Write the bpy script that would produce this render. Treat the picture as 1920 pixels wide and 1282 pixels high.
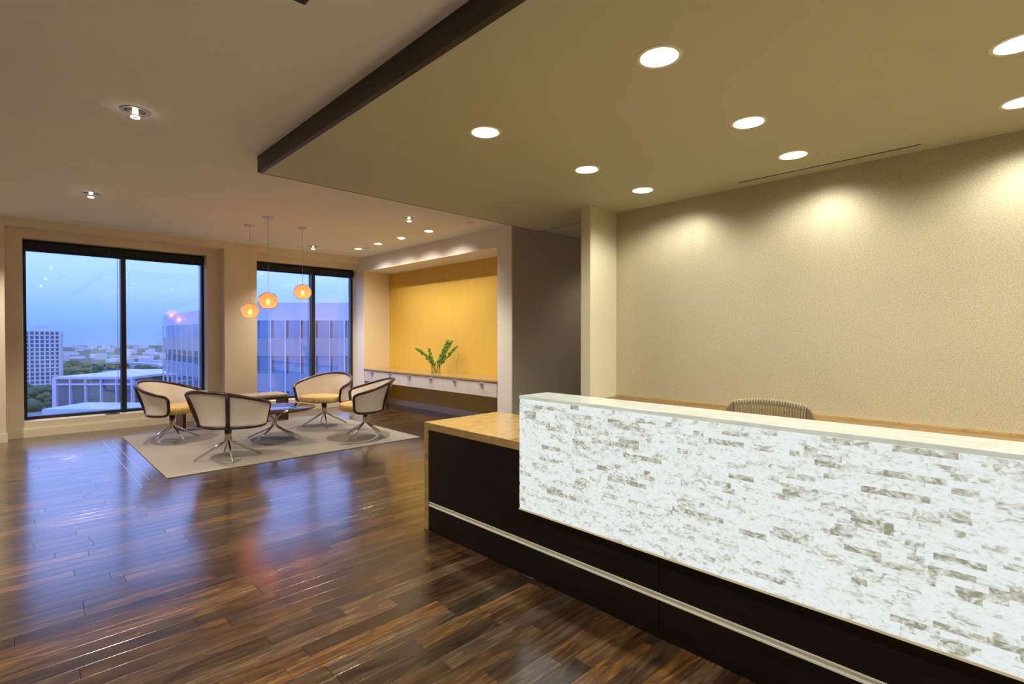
import bpy, math, random
from mathutils import Vector, Matrix
random.seed(7)
for o in list(bpy.data.objects): bpy.data.objects.remove(o)
SC = bpy.context.scene
COL = SC.collection
PI = math.pi
R = math.radians

# ------------------------------------------------------------------ camera
FPX, H = 962.0, 1.35
PITCH = math.atan(11/962.0)
YAW = math.atan2(934, 962)
cam = bpy.data.cameras.new('camera')
cam.sensor_fit = 'HORIZONTAL'; cam.sensor_width = 36.0
cam.lens = FPX/1920*36.0
cam.clip_start = 0.02; cam.clip_end = 4000
co = bpy.data.objects.new('camera', cam); COL.objects.link(co)
co.location = (0, 0, H)
co.rotation_euler = (PI/2 - PITCH, 0, -YAW)
SC.camera = co
FW = Vector((math.sin(YAW)*math.cos(PITCH), math.cos(YAW)*math.cos(PITCH), -math.sin(PITCH)))
RT = Vector((math.cos(YAW), -math.sin(YAW), 0))
UP = RT.cross(FW)
def proj(p):
    d = Vector(p) - Vector((0, 0, H)); z = d.dot(FW)
    if z < 0.05: return None
    return (960 + FPX*d.dot(RT)/z, 641 - FPX*d.dot(UP)/z)
def campt(u, d, z=0.0):              # plan point: u metres to the right, d metres ahead
    return (RT.x*u + math.sin(YAW)*d, RT.y*u + math.cos(YAW)*d, z)

# ------------------------------------------------------------------ view
SC.view_settings.view_transform = 'Standard'
SC.view_settings.look = 'None'
SC.view_settings.exposure = 0.22
SC.view_settings.gamma = 1.0
SC.view_settings.use_curve_mapping = False
SC.cycles.transparent_max_bounces = 24

# ------------------------------------------------------------------ dusk sky
W = bpy.data.worlds.new('dusk_sky'); SC.world = W; W.use_nodes = True
nt = W.node_tree; nt.nodes.clear()
tc = nt.nodes.new('ShaderNodeTexCoord'); sx = nt.nodes.new('ShaderNodeSeparateXYZ')
rp = nt.nodes.new('ShaderNodeValToRGB'); bg = nt.nodes.new('ShaderNodeBackground'); ow = nt.nodes.new('ShaderNodeOutputWorld')
nt.links.new(tc.outputs['Generated'], sx.inputs[0]); nt.links.new(sx.outputs['Z'], rp.inputs[0])
nt.links.new(rp.outputs[0], bg.inputs[0]); nt.links.new(bg.outputs[0], ow.inputs[0])
SKY = [(0.0, (.055, .115, .38)), (0.03, (.08, .15, .45)), (0.10, (.135, .22, .56)), (0.24, (.21, .30, .66)), (1.0, (.19, .285, .66))]
while len(rp.color_ramp.elements) < len(SKY): rp.color_ramp.elements.new(0.5)
for e, (p, c) in zip(rp.color_ramp.elements, SKY): e.position = p; e.color = (*c, 1)
bg.inputs[1].default_value = 4.2

P_CAN, P_WASH, P_GLASS, P_NICHE, P_PEND = 72.0, 58.0, 205.0, 66.0, 4.6
WARM = (1.0, .955, .80); WARM2 = (1.0, .89, .73); ORANGE = (1.0, .58, .30)
E_PANEL = .84

# ------------------------------------------------------------------ materials
M = {}
class NT:
    def __init__(s, name):
        s.m = bpy.data.materials.new(name); s.m.use_nodes = True
        s.t = s.m.node_tree; s.t.nodes.clear()
        s.out = s.n('OutputMaterial'); M[name] = s.m
    def n(s, t, **kw):
        nd = s.t.nodes.new('ShaderNode' + t)
        for k, v in kw.items(): setattr(nd, k, v)
        return nd
    def l(s, a, b): s.t.links.new(a, b)
    def principled(s, col=None, rough=.5, metal=0, spec=.5):
        p = s.n('BsdfPrincipled')
        if col: p.inputs['Base Color'].default_value = (*col, 1)
        p.inputs['Roughness'].default_value = rough; p.inputs['Metallic'].default_value = metal
        p.inputs['Specular IOR Level'].default_value = spec
        s.l(p.outputs[0], s.out.inputs[0]); s.p = p
        return p
    def coord(s, kind='Object', scale=(1, 1, 1), rot=(0, 0, 0)):
        c = s.n('TexCoord'); mp = s.n('Mapping')
        mp.inputs['Scale'].default_value = scale; mp.inputs['Rotation'].default_value = rot
        s.l(c.outputs[kind], mp.inputs[0]); return mp.outputs[0]
    def pos(s, scale=(1, 1, 1)):
        g = s.n('NewGeometry'); mp = s.n('Mapping'); mp.inputs['Scale'].default_value = scale
        s.l(g.outputs['Position'], mp.inputs[0]); return mp.outputs[0]
    def noise(s, v, scale=5, detail=4, rough=.55, dist=0):
        n = s.n('TexNoise'); n.inputs['Scale'].default_value = scale; n.inputs['Detail'].default_value = detail
        n.inputs['Roughness'].default_value = rough; n.inputs['Distortion'].default_value = dist
        s.l(v, n.inputs['Vector']); return n.outputs['Fac']
    def ramp(s, f, stops, interp='LINEAR'):
        r = s.n('ValToRGB'); r.color_ramp.interpolation = interp
        while len(r.color_ramp.elements) < len(stops): r.color_ramp.elements.new(.5)
        for e, (p, c) in zip(r.color_ramp.elements, stops):
            e.position = p; e.color = (*c, 1) if hasattr(c, '__len__') else (c, c, c, 1)
        s.l(f, r.inputs[0]); return r.outputs[0]
    def mix(s, f, a, b, mode='MIX'):
        n = s.n('Mix', data_type='RGBA', blend_type=mode)
        for i, v in ((0, f), (6, a), (7, b)):
            if hasattr(v, 'links'): s.l(v, n.inputs[i])
            elif hasattr(v, '__len__'): n.inputs[i].default_value = (*v, 1)
            else: n.inputs[i].default_value = v
        return n.outputs[2]
    def bump(s, h, strength=.2, dist=.002):
        b = s.n('Bump'); b.inputs['Strength'].default_value = strength; b.inputs['Distance'].default_value = dist
        s.l(h, b.inputs['Height']); s.l(b.outputs[0], s.p.inputs['Normal'])

def simple(name, col, rough=.5, metal=0, spec=.5, vary=.06, vs=6, bump=0, bs=200):
    t = NT(name); p = t.principled(None, rough, metal, spec)
    f = t.noise(t.pos(), vs, 3)
    a = tuple(c*(1-vary) for c in col); b = tuple(min(1, c*(1+vary)) for c in col)
    t.l(t.mix(f, a, b), p.inputs['Base Color'])
    if bump: t.bump(t.noise(t.pos(), bs, 2), bump, .001)
    return t
simple('ceiling_paint', (.86, .84, .76), .85, vary=.03, vs=2)
simple('soffit_paint', (.58, .56, .385), .7, vary=.03, vs=2, bump=.03)
simple('wall_paint', (.77, .68, .52), .8, vary=.03, vs=3, bump=.04)
simple('cream_paint', (.80, .68, .48), .8, vary=.02, vs=3, bump=.03)
simple('white_paint', (.80, .74, .70), .7, vary=.02, vs=3)
simple('grey_paint', (.55, .50, .41), .8, vary=.04, vs=3, bump=.03)
simple('wing_paint', (.66, .60, .43), .75, vary=.03)
simple('dark_metal', (.018, .016, .018), .4, vary=.1)
simple('blind_fabric', (.012, .014, .03), .7, vary=.2, vs=30)
simple('black', (.006, .006, .006), .6)
simple('chrome', (.75, .70, .62), .12, 1.0, vary=.04)
simple('steel', (.62, .60, .57), .35, 1.0, vary=.05)
simple('strip_metal', (.78, .80, .74), .45, .15, vary=.05)
simple('trim_tan', (.90, .86, .70), .5, vary=.03)
simple('white_lacquer', (.66, .60, .57), .28, vary=.015)
simple('shell_fabric', (.74, .67, .60), .85, vary=.05, vs=60, bump=.15, bs=500)
simple('plastic_taupe', (.15, .115, .07), .5, vary=.05)
simple('stem_green', (.18, .34, .04), .6, vary=.2, vs=40)
simple('sprinkler_white', (.75, .70, .62), .4)
simple('slab', (.03, .015, .008), .5)

t = NT('seat_weave'); p = t.principled(None, .8)
wv = t.n('TexWave', wave_type='BANDS', bands_direction='X'); wv.inputs['Scale'].default_value = 22; wv.inputs['Distortion'].default_value = 1.5; wv.inputs['Detail'].default_value = 1
wz = t.n('TexWave', wave_type='BANDS', bands_direction='Y'); wz.inputs['Scale'].default_value = 22; wz.inputs['Distortion'].default_value = 1.5
c = t.coord('Object'); t.l(c, wv.inputs[0]); t.l(c, wz.inputs[0])
f = t.mix(.5, wv.outputs['Color'], wz.outputs['Color'])
t.l(t.ramp(f, [(.2, (.42, .25, .07)), (.7, (.70, .50, .20))]), p.inputs['Base Color']); t.bump(f, .5, .004)

t = NT('bench_tweed'); p = t.principled(None, .9)
f = t.noise(t.coord('Object', (1, 1, 1)), 120, 3)
t.l(t.ramp(f, [(.35, (.25, .17, .10)), (.65, (.60, .50, .42))]), p.inputs['Base Color']); t.bump(f, .5, .003)

def wood(name, dark, light, axis, rough, scale=1.0, spec=.5):
    t = NT(name); p = t.principled(None, rough, 0, spec)
    s = [14*scale]*3; s[axis] = .8*scale
    f = t.noise(t.pos(tuple(s)), 3, 6, .6, .6)
    t.l(t.ramp(f, [(.3, dark), (.7, light)]), p.inputs['Base Color']); t.bump(f, .06, .001)
wood('dark_veneer', (.004, .0028, .002), (.013, .0085, .006), 1, .38, 1.0, .3)
wood('fascia_wood', (.018, .013, .006), (.045, .03, .016), 1, .5)
wood('edge_wood', (.06, .03, .012), (.13, .06, .025), 0, .5)
wood('frame_wood', (.022, .008, .005), (.055, .02, .011), 2, .3)
wood('table_wood', (.02, .009, .006), (.05, .022, .014), 0, .06, 1.0, .8)
wood('bench_wood', (.03, .010, .006), (.07, .024, .014), 2, .4)
wood('credenza_wood', (.12, .068, .022), (.25, .155, .06), 1, .35)

t = NT('travertine'); p = t.principled(None, .16)
v = t.pos((1.2, 5, 5))
f1 = t.noise(v, 3.2, 8, .62, 1.6); f2 = t.noise(t.pos((6, 2, 6)), 9, 5, .6, .4)
a = t.ramp(f1, [(.25, (.17, .095, .03)), (.42, (.36, .23, .085)), (.55, (.44, .30, .13)), (.75, (.28, .17, .06))])
t.l(t.mix(.35, a, t.ramp(f2, [(.3, (.20, .12, .045)), (.7, (.46, .33, .16))])), p.inputs['Base Color'])

t = NT('yellow_wallcovering'); p = t.principled(None, .55)
f = t.noise(t.pos((1, 9, .15)), 16, 5, .65, .2)
t.l(t.ramp(f, [(.25, (.60, .37, .045)), (.75, (.78, .52, .085))]), p.inputs['Base Color']); t.bump(f, .12, .003)

t = NT('pearl_wallcovering'); p = t.principled(None, .42, .35, .6)
f = t.noise(t.pos(), 95, 3, .7); g = t.noise(t.pos(), 1.5, 2)
a = t.ramp(f, [(.35, (.40, .35, .235)), (.65, (.60, .54, .40))])
t.l(t.mix(.25, a, t.ramp(g, [(.3, (.43, .375, .25)), (.7, (.55, .485, .35))])), p.inputs['Base Color']); t.bump(f, .35, .002)

# floor planks: colours vary per plank through the vertex colour 'tone'
t = NT('plank_wood'); p = t.principled(None, .22, 0, .5)
p.inputs['Coat Weight'].default_value = .55; p.inputs['Coat Roughness'].default_value = .17; p.inputs['Coat IOR'].default_value = 1.5
at = t.n('Attribute', attribute_name='tone'); sp = t.n('SeparateColor'); t.l(at.outputs['Color'], sp.inputs[0])
g = t.n('NewGeometry'); off = t.n('CombineXYZ')
mu = t.n('Math', operation='MULTIPLY'); mu.inputs[1].default_value = 37.0; t.l(sp.outputs[2], mu.inputs[0])
t.l(mu.outputs[0], off.inputs[0]); t.l(mu.outputs[0], off.inputs[2])
ad = t.n('VectorMath', operation='ADD'); t.l(g.outputs['Position'], ad.inputs[0]); t.l(off.outputs[0], ad.inputs[1])
mp = t.n('Mapping'); mp.inputs['Scale'].default_value = (1.6, 11, 11); t.l(ad.outputs[0], mp.inputs[0])
gr = t.noise(mp.outputs[0], 2.2, 7, .62, 1.3)
mp2 = t.n('Mapping'); mp2.inputs['Scale'].default_value = (4, 45, 45); t.l(ad.outputs[0], mp2.inputs[0])
gf = t.noise(mp2.outputs[0], 2.5, 4, .6, .3)
warm = t.ramp(gr, [(.28, (.028, .012, .006)), (.45, (.075, .034, .012)), (.60, (.16, .076, .020)), (.80, (.32, .165, .035))])
cool = t.ramp(gr, [(.28, (.022, .014, .011)), (.50, (.070, .046, .030)), (.75, (.16, .115, .065))])
c = t.mix(sp.outputs[1], warm, cool)
c = t.mix(.35, c, t.ramp(gf, [(.3, .45), (.7, 1.0)]), 'MULTIPLY')
br = t.n('MapRange'); br.inputs['To Min'].default_value = .38; br.inputs['To Max'].default_value = 1.2; t.l(sp.outputs[0], br.inputs[0])
hs = t.n('HueSaturation'); t.l(br.outputs[0], hs.inputs['Value']); t.l(c, hs.inputs['Color'])
t.l(hs.outputs[0], p.inputs['Base Color'])
rr = t.n('MapRange'); rr.inputs['To Min'].default_value = .17; rr.inputs['To Max'].default_value = .27; t.l(gr, rr.inputs[0]); t.l(rr.outputs[0], p.inputs['Roughness'])
t.bump(gf, .035, .001)

t = NT('rug_weave'); p = t.principled(None, .95, 0, .2)
f = t.noise(t.pos((3, 30, 1)), 14, 4, .7); f2 = t.noise(t.pos((30, 30, 1)), 8, 3)
t.l(t.mix(.5, t.ramp(f, [(.3, (.14, .125, .105)), (.7, (.38, .345, .30))]), t.ramp(f2, [(.3, (.20, .175, .15)), (.7, (.34, .31, .27))])), p.inputs['Base Color']); t.bump(f2, .4, .004)

# glass pane: clear, with the mirror reflections of a double-glazed unit
t = NT('window_glass')
tr = t.n('BsdfTransparent'); tr.inputs[0].default_value = (.90, .94, .98, 1)
gl = t.n('BsdfGlossy'); gl.inputs['Roughness'].default_value = 0.0
fr = t.n('Fresnel'); fr.inputs[0].default_value = 1.45; g = t.n('NewGeometry')
m1 = t.n('Math', operation='MULTIPLY', use_clamp=True); m1.inputs[1].default_value = 7.0; t.l(fr.outputs[0], m1.inputs[0])
iv = t.n('Math', operation='SUBTRACT'); iv.inputs[0].default_value = 1; t.l(g.outputs['Backfacing'], iv.inputs[1])
m2 = t.n('Math', operation='MULTIPLY'); t.l(m1.outputs[0], m2.inputs[0]); t.l(iv.outputs[0], m2.inputs[1])
mx = t.n('MixShader'); t.l(m2.outputs[0], mx.inputs[0]); t.l(tr.outputs[0], mx.inputs[1]); t.l(gl.outputs[0], mx.inputs[2]); t.l(mx.outputs[0], t.out.inputs[0])

def clear_glass(name, tint, rough=0.0, transl=0.0, ior=1.45):
    t = NT(name)
    tr = t.n('BsdfTransparent'); tr.inputs[0].default_value = (*tint, 1)
    tl = t.n('BsdfTranslucent'); tl.inputs[0].default_value = (*tint, 1)
    gl = t.n('BsdfGlossy'); gl.inputs['Roughness'].default_value = rough
    lw = t.n('LayerWeight'); lw.inputs[0].default_value = .06
    m0 = t.n('MixShader'); m0.inputs[0].default_value = transl; t.l(tr.outputs[0], m0.inputs[1]); t.l(tl.outputs[0], m0.inputs[2])
    mx = t.n('MixShader'); t.l(lw.outputs['Fresnel'], mx.inputs[0]); t.l(m0.outputs[0], mx.inputs[1]); t.l(gl.outputs[0], mx.inputs[2]); t.l(mx.outputs[0], t.out.inputs[0])
clear_glass('vase_glass', (.90, .92, .88), .02)
clear_glass('tube_glass', (.96, .96, .96), .02)
clear_glass('amber_glass', (.90, .54, .38), .10, .45)

def emit(name, col, s):
    t = NT(name); e = t.n('Emission'); e.inputs[0].default_value = (*col, 1); e.inputs[1].default_value = s; t.l(e.outputs[0], t.out.inputs[0])
emit('lens_white', (1.0, .97, .93), 2.2)
emit('lens_warm', (1.0, .93, .80), 3.0)
emit('bulb_orange', (1.0, .74, .46), 16.0)
emit('bulb_white', (1.0, .88, .70), 14.0)
t = NT('can_reflector'); p = t.principled((.9, .88, .82), .25, .6)
p.inputs['Emission Color'].default_value = (1, .95, .86, 1); p.inputs['Emission Strength'].default_value = .35

# backlit shell tiles
t = NT('shell_tile')
at = t.n('Attribute', attribute_name='tone'); sp = t.n('SeparateColor'); t.l(at.outputs['Color'], sp.inputs[0])
g = t.n('NewGeometry'); off = t.n('CombineXYZ')
for i, k in ((0, 53.0), (1, 19.0), (2, 31.0)):
    mu = t.n('Math', operation='MULTIPLY'); mu.inputs[1].default_value = k; t.l(sp.outputs[2], mu.inputs[0]); t.l(mu.outputs[0], off.inputs[i])
ad = t.n('VectorMath', operation='ADD'); t.l(g.outputs['Position'], ad.inputs[0]); t.l(off.outputs[0], ad.inputs[1])
mp = t.n('Mapping'); mp.inputs['Scale'].default_value = (1, 30, 50); t.l(ad.outputs[0], mp.inputs[0])
n1 = t.noise(mp.outputs[0], 1.05, 3, .5, 1.1)
mp2 = t.n('Mapping'); mp2.inputs['Scale'].default_value = (1, 60, 110); t.l(ad.outputs[0], mp2.inputs[0])
n2 = t.noise(mp2.outputs[0], 1.0, 4, .6, .6)
dk = t.n('Math', operation='MULTIPLY_ADD'); dk.inputs[1].default_value = .30; t.l(sp.outputs[0], dk.inputs[0]); t.l(n1, dk.inputs[2])
cr = t.ramp(dk.outputs[0], [(.50, (.87, .93, .91)), (.60, (.82, .86, .82)), (.73, (.60, .60, .51)), (.88, (.34, .33, .24))])
cr = t.mix(.30, cr, t.ramp(n2, [(.35, .82), (.6, 1.0)]), 'MULTIPLY')
e = t.n('Emission'); t.l(cr, e.inputs[0]); e.inputs[1].default_value = E_PANEL
gl = t.n('BsdfGlossy'); gl.inputs['Roughness'].default_value = .15
mx = t.n('MixShader'); mx.inputs[0].default_value = .04; t.l(e.outputs[0], mx.inputs[1]); t.l(gl.outputs[0], mx.inputs[2]); t.l(mx.outputs[0], t.out.inputs[0])
t = NT('lit_acrylic'); p = t.principled((.80, .80, .70), .25)
p.inputs['Emission Color'].default_value = (.86, .90, .74, 1); p.inputs['Emission Strength'].default_value = .42
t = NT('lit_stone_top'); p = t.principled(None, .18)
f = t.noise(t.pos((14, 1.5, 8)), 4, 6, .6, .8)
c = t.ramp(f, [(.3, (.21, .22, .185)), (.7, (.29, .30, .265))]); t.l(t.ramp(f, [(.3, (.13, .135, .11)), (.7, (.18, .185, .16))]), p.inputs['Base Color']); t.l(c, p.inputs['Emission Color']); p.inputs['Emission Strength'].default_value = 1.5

t = NT('knit_mesh'); p = t.principled(None, .6)
wv = t.n('TexWave', wave_type='BANDS', bands_direction='Z'); wv.inputs['Scale'].default_value = 60; t.l(t.coord('Object'), wv.inputs[0])
t.l(t.ramp(wv.outputs['Color'], [(.3, (.10, .075, .04)), (.7, (.32, .26, .155))]), p.inputs['Base Color'])

# outside
simple('ext_white', (.66, .60, .70), .6, vary=.04, vs=.6)
simple('ext_spandrel', (.34, .33, .40), .4, vary=.05, vs=.5)
simple('ext_pale', (.62, .62, .66), .7, vary=.06, vs=.2)
simple('ext_concrete', (.50, .50, .53), .8, vary=.1, vs=.1)
simple('ext_glass', (.34, .38, .46), .05, .75, .9, vary=.4, vs=.25)
simple('ext_window', (.11, .14, .21), .5, vary=.3, vs=.3)
simple('ext_dark', (.03, .04, .07), .5, vary=.2, vs=.3)
simple('ext_roof', (.55, .58, .62), .7, vary=.12, vs=.4)
simple('tree_leaf', (.055, .10, .045), .9, vary=.5, vs=.25)
simple('road', (.42, .44, .48), .8, vary=.1, vs=.05)
t = NT('ext_ground'); p = t.principled(None, .95, 0, .1)
f = t.noise(t.pos((1, 1, 0)), .02, 8, .65); f2 = t.noise(t.pos((1, 1, 0)), .0035, 5, .6)
t.l(t.mix(f2, t.ramp(f, [(.40, (.05, .09, .07)), (.55, (.09, .13, .12)), (.62, (.36, .40, .46))]), t.ramp(f, [(.4, (.07, .11, .06)), (.7, (.16, .18, .14))])), p.inputs['Base Color'])

# ------------------------------------------------------------------ mesh helpers
class MB:
    def __init__(s): s.v = []; s.f = []; s.sm = []; s.col = []
    def face(s, idx, smooth=False, col=None): s.f.append(tuple(idx)); s.sm.append(smooth); s.col.append(col)
    def box(s, x0, x1, y0, y1, z0, z1, col=None):
        b = len(s.v)
        s.v += [(x0, y0, z0), (x1, y0, z0), (x1, y1, z0), (x0, y1, z0), (x0, y0, z1), (x1, y0, z1), (x1, y1, z1), (x0, y1, z1)]
        for q in ((3, 2, 1, 0), (4, 5, 6, 7), (0, 1, 5, 4), (1, 2, 6, 5), (2, 3, 7, 6), (3, 0, 4, 7)): s.face([b+i for i in q], False, col)
        return s
    def obox(s, c, ux, uy, sx, sy, z0, z1):      # box turned in plan
        b = len(s.v)
        for z in (z0, z1):
            for a, d in ((-1, -1), (1, -1), (1, 1), (-1, 1)):
                s.v.append((c[0]+ux[0]*sx*a+uy[0]*sy*d, c[1]+ux[1]*sx*a+uy[1]*sy*d, z))
        for q in ((3, 2, 1, 0), (4, 5, 6, 7), (0, 1, 5, 4), (1, 2, 6, 5), (2, 3, 7, 6), (3, 0, 4, 7)): s.face([b+i for i in q])
        return s
    def chamfer_tile(s, axis, x0, x1, y0, y1, z0, z1, ch, col=None):
        # slab whose top (axis 2: +z, axis 0: -x) has chamfered edges
        b = len(s.v)
        def P(a, c, h):
            return (a, c, h) if axis == 2 else (-h, a, c)
        for h, i in ((z0, 0), (z1-ch, 0), (z1, ch)):
            for a, c in ((x0+i, y0+i), (x1-i, y0+i), (x1-i, y1-i), (x0+i, y1-i)): s.v.append(P(a, c, h))
        flip = axis != 2
        qs = [(8, 9, 10, 11)] + [(j, (j+1) % 4, 4+(j+1) % 4, 4+j) for j in range(4)] + [(4+j, 4+(j+1) % 4, 8+(j+1) % 4, 8+j) for j in range(4)]
        for q in qs: s.face([b+i for i in (q[::-1] if flip else q)], False, col)
        return s
    def tube(s, pts, rad, n=10, closed=False, sq=None, caps=True):
        pts = [Vector(p) for p in pts]; N = len(pts); b = len(s.v)
        rads = rad if hasattr(rad, '__len__') else [rad]*N
        tang = []
        for i in range(N):
            a = pts[i-1] if (i > 0 or closed) else pts[i]; c = pts[(i+1) % N] if (i < N-1 or closed) else pts[i]
            tang.append((c-a).normalized())
        ref = Vector((0, 0, 1)) if abs(tang[0].z) < .9 else Vector((1, 0, 0))
        nrm = (ref - tang[0]*ref.dot(tang[0])).normalized()
        for i in range(N):
            nrm = (nrm - tang[i]*nrm.dot(tang[i])).normalized(); bi = tang[i].cross(nrm)
            for k in range(n):
                a = 2*PI*k/n; ca, sa = math.cos(a), math.sin(a)
                if sq: ca, sa = math.copysign(abs(ca)**.55, ca)*sq[0], math.copysign(abs(sa)**.55, sa)*sq[1]
                s.v.append(tuple(pts[i] + (nrm*ca + bi*sa)*rads[i]))
        for i in range(N if closed else N-1):
            for k in range(n):
                k2 = (k+1) % n; i2 = (i+1) % N
                s.face((b+i*n+k, b+i*n+k2, b+i2*n+k2, b+i2*n+k), True)
        if caps and not closed:
            s.face([b+k for k in range(n)][::-1]); s.face([b+(N-1)*n+k for k in range(n)])
        return s
    def lathe(s, prof, n=32, c=(0, 0, 0), sx=1, sy=1, smooth=True, close=False, cap=True):
        b = len(s.v); m = len(prof)
        for r, z in prof:
            for k in range(n):
                a = 2*PI*k/n; s.v.append((c[0]+r*sx*math.cos(a), c[1]+r*sy*math.sin(a), c[2]+z))
        for i in range(m if close else m-1):
            for k in range(n):
                k2 = (k+1) % n; i2 = (i+1) % m
                s.face((b+i*n+k, b+i*n+k2, b+i2*n+k2, b+i2*n+k), smooth)
        if not close and cap:
            if prof[0][0] > 1e-5: s.face([b+k for k in range(n)][::-1])
            if prof[-1][0] > 1e-5: s.face([b+(m-1)*n+k for k in range(n)])
        return s
    def mesh(s, name, mat):
        me = bpy.data.meshes.new(name); me.from_pydata(s.v, [], s.f)
        me.materials.append(M[mat]); me.polygons.foreach_set('use_smooth', s.sm)
        if any(c is not None for c in s.col):
            ca = me.color_attributes.new('tone', 'FLOAT_COLOR', 'CORNER')
            buf = []
            for f, c in zip(s.f, s.col): buf += list((*(c or (0, 0, 0)), 1.0))*len(f)
            ca.data.foreach_set('color', buf)
        me.update(); return me
    def build(s, name, mat, parent=None, bevel=0, seg=2):
        o = bpy.data.objects.new(name, s.mesh(name, mat)); COL.objects.link(o)
        if parent: o.parent = parent
        if bevel:
            bm = o.modifiers.new('bevel', 'BEVEL'); bm.width = bevel; bm.segments = seg; bm.limit_method = 'ANGLE'
        return o
def bx(*a): return MB().box(*a)
def struct(o, label=None):
    o['kind'] = 'structure'
    if label: o['label'] = label
    return o
def tag(o, label, cat, group=None, kind=None):
    o['label'] = label; o['category'] = cat
    if group: o['group'] = group
    if kind: o['kind'] = kind
    return o
def thing(name, label, cat, loc=(0, 0, 0), rz=0, group=None):
    o = bpy.data.objects.new(name, None); COL.objects.link(o)
    o.location = loc; o.rotation_euler = (0, 0, rz); o.empty_display_size = .1
    return tag(o, label, cat, group)
def dup(root, loc, rz=0, label=None):
    r = root.copy(); COL.objects.link(r); r.location = loc; r.rotation_euler = (0, 0, rz)
    if label: r['label'] = label
    for ch in list(root.children):
        c = ch.copy(); COL.objects.link(c); c.parent = r
        for g2 in list(ch.children):
            d = g2.copy(); COL.objects.link(d); d.parent = c
    return r
def spot(name, parent, loc, power, col, size=120, blend=.6, rad=.05, rot=(0, 0, 0)):
    l = bpy.data.lights.new(name, 'SPOT'); l.energy = power; l.color = col; l.spot_size = R(size); l.spot_blend = blend; l.shadow_soft_size = rad
    o = bpy.data.objects.new(name, l); COL.objects.link(o); o.parent = parent; o.location = loc; o.rotation_euler = rot
    return o
def smooth_loop(pts, it=2, closed=True, keep=0):
    pts = [Vector(p) for p in pts]
    for _ in range(it):
        q = []
        N = len(pts)
        for i in range(N):
            if not closed and (i == 0 or i == N-1): q.append(pts[i]); continue
            q.append(pts[i]*.5 + (pts[i-1] + pts[(i+1) % N])*.25)
        pts = q
    return pts
def plate(mb, x0, x1, y0, y1, z, holes, s=.13, n=32):
    # flat ceiling plate with round holes; holes: (x, y, r); columns are strips around equal x
    xs = sorted(set(h[0] for h in holes))
    def quad(a, b, c, d):
        if b-a < 1e-6 or d-c < 1e-6: return
        k = len(mb.v); mb.v.extend([(a, c, z), (b, c, z), (b, d, z), (a, d, z)]); mb.face((k+3, k+2, k+1, k))
    cx = x0
    for x in xs:
        quad(cx, x-s, y0, y1); cy = y0
        for (hx, hy, r) in sorted(h for h in holes if h[0] == x):
            quad(x-s, x+s, cy, hy-s)
            k = len(mb.v)
            for i in range(n):
                a = 2*PI*i/n + PI/4; c_, s_ = math.cos(a), math.sin(a); q = s/max(abs(c_), abs(s_))
                mb.v.append((x+r*c_, hy+r*s_, z)); mb.v.append((x+q*c_, hy+q*s_, z))
            for i in range(n):
                j = (i+1) % n; mb.face((k+2*i, k+2*i+1, k+2*j+1, k+2*j)[::-1])
            cy = hy+s
        quad(x-s, x+s, cy, y1); cx = x+s
    quad(cx, x1, y0, y1)

# ------------------------------------------------------------------ dimensions
ZC, ZS = 2.87, 2.736
XN, XF = 4.86, 4.885
Y0, X0 = -7.0, -3.6
YP, YB, YG = 9.16, 9.40, 9.66       # pillar face, bay wall face, glass plane
WIN = [(0.09, 2.25, 1.182), (2.985, 4.875, 4.063)]
SILL, HEAD = .207, 2.66

# ------------------------------------------------------------------ floor
floor = struct(bx(X0, 8.2, Y0, 9.8, -.10, -.012).build('floor', 'slab'))
planks = []
PW = .0968
y = .876 - PW*int((.876-Y0)/PW)
rows = []
while y < 9.44: rows.append(y); y += PW
for yy in rows:
    x = X0 - random.random()*.8
    while x < 8.1:
        L = random.choice((.38, .55, .62, .75, .9, 1.05, 1.2, 1.35))*random.uniform(.9, 1.1)
        a, b = max(x, X0+.01), min(x+L, 8.1)
        if b-a > .03: planks.append((a+.0006, b-.0006, yy+.0007, yy+PW-.0007))
        x += L
def area(poly):
    return abs(sum(p[0]*q[1]-q[0]*p[1] for p, q in zip(poly, poly[1:]+poly[:1])))/2
def clip_area(pts3):
    pr = [proj(p) for p in pts3]
    if any(p is None for p in pr): return 0
    pr = [(min(max(p[0], 0), 1920), min(max(p[1], 0), 1282)) for p in pr]
    return area(pr)
def hidden_by_desk(cx, cy): return cx > 2.06 and cy < 2.95
def tone():
    r = random.random()
    return (random.random()**1.3, min(1, max(0, random.gauss(.45, .35))), random.random())
sc_p = sorted(planks, key=lambda q: -(0 if hidden_by_desk((q[0]+q[1])/2, (q[2]+q[3])/2) else clip_area([(q[0], q[2], 0), (q[1], q[2], 0), (q[1], q[3], 0), (q[0], q[3], 0)])))
for q in sc_p[:300]:
    MB().chamfer_tile(2, *q, -.012, 0, .0006, tone()).build('plank', 'plank_wood', floor)
mb = MB()
for q in sc_p[300:]: mb.chamfer_tile(2, *q, -.012, 0, .0006, tone())
o = mb.build('plank', 'plank_wood', floor); o['kind'] = 'stuff'
# thin inlaid metal strips beside the rug
tr_ = struct(bx(.806, .812, 5.55, 8.42, 0, .0012).box(.812, 1.30, 5.55, 5.554, 0, .0012).build('trim_1', 'steel'))
struct(bx(.898, .904, 5.83, 8.36, 0, .0012).build('trim_2', 'steel'))

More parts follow.
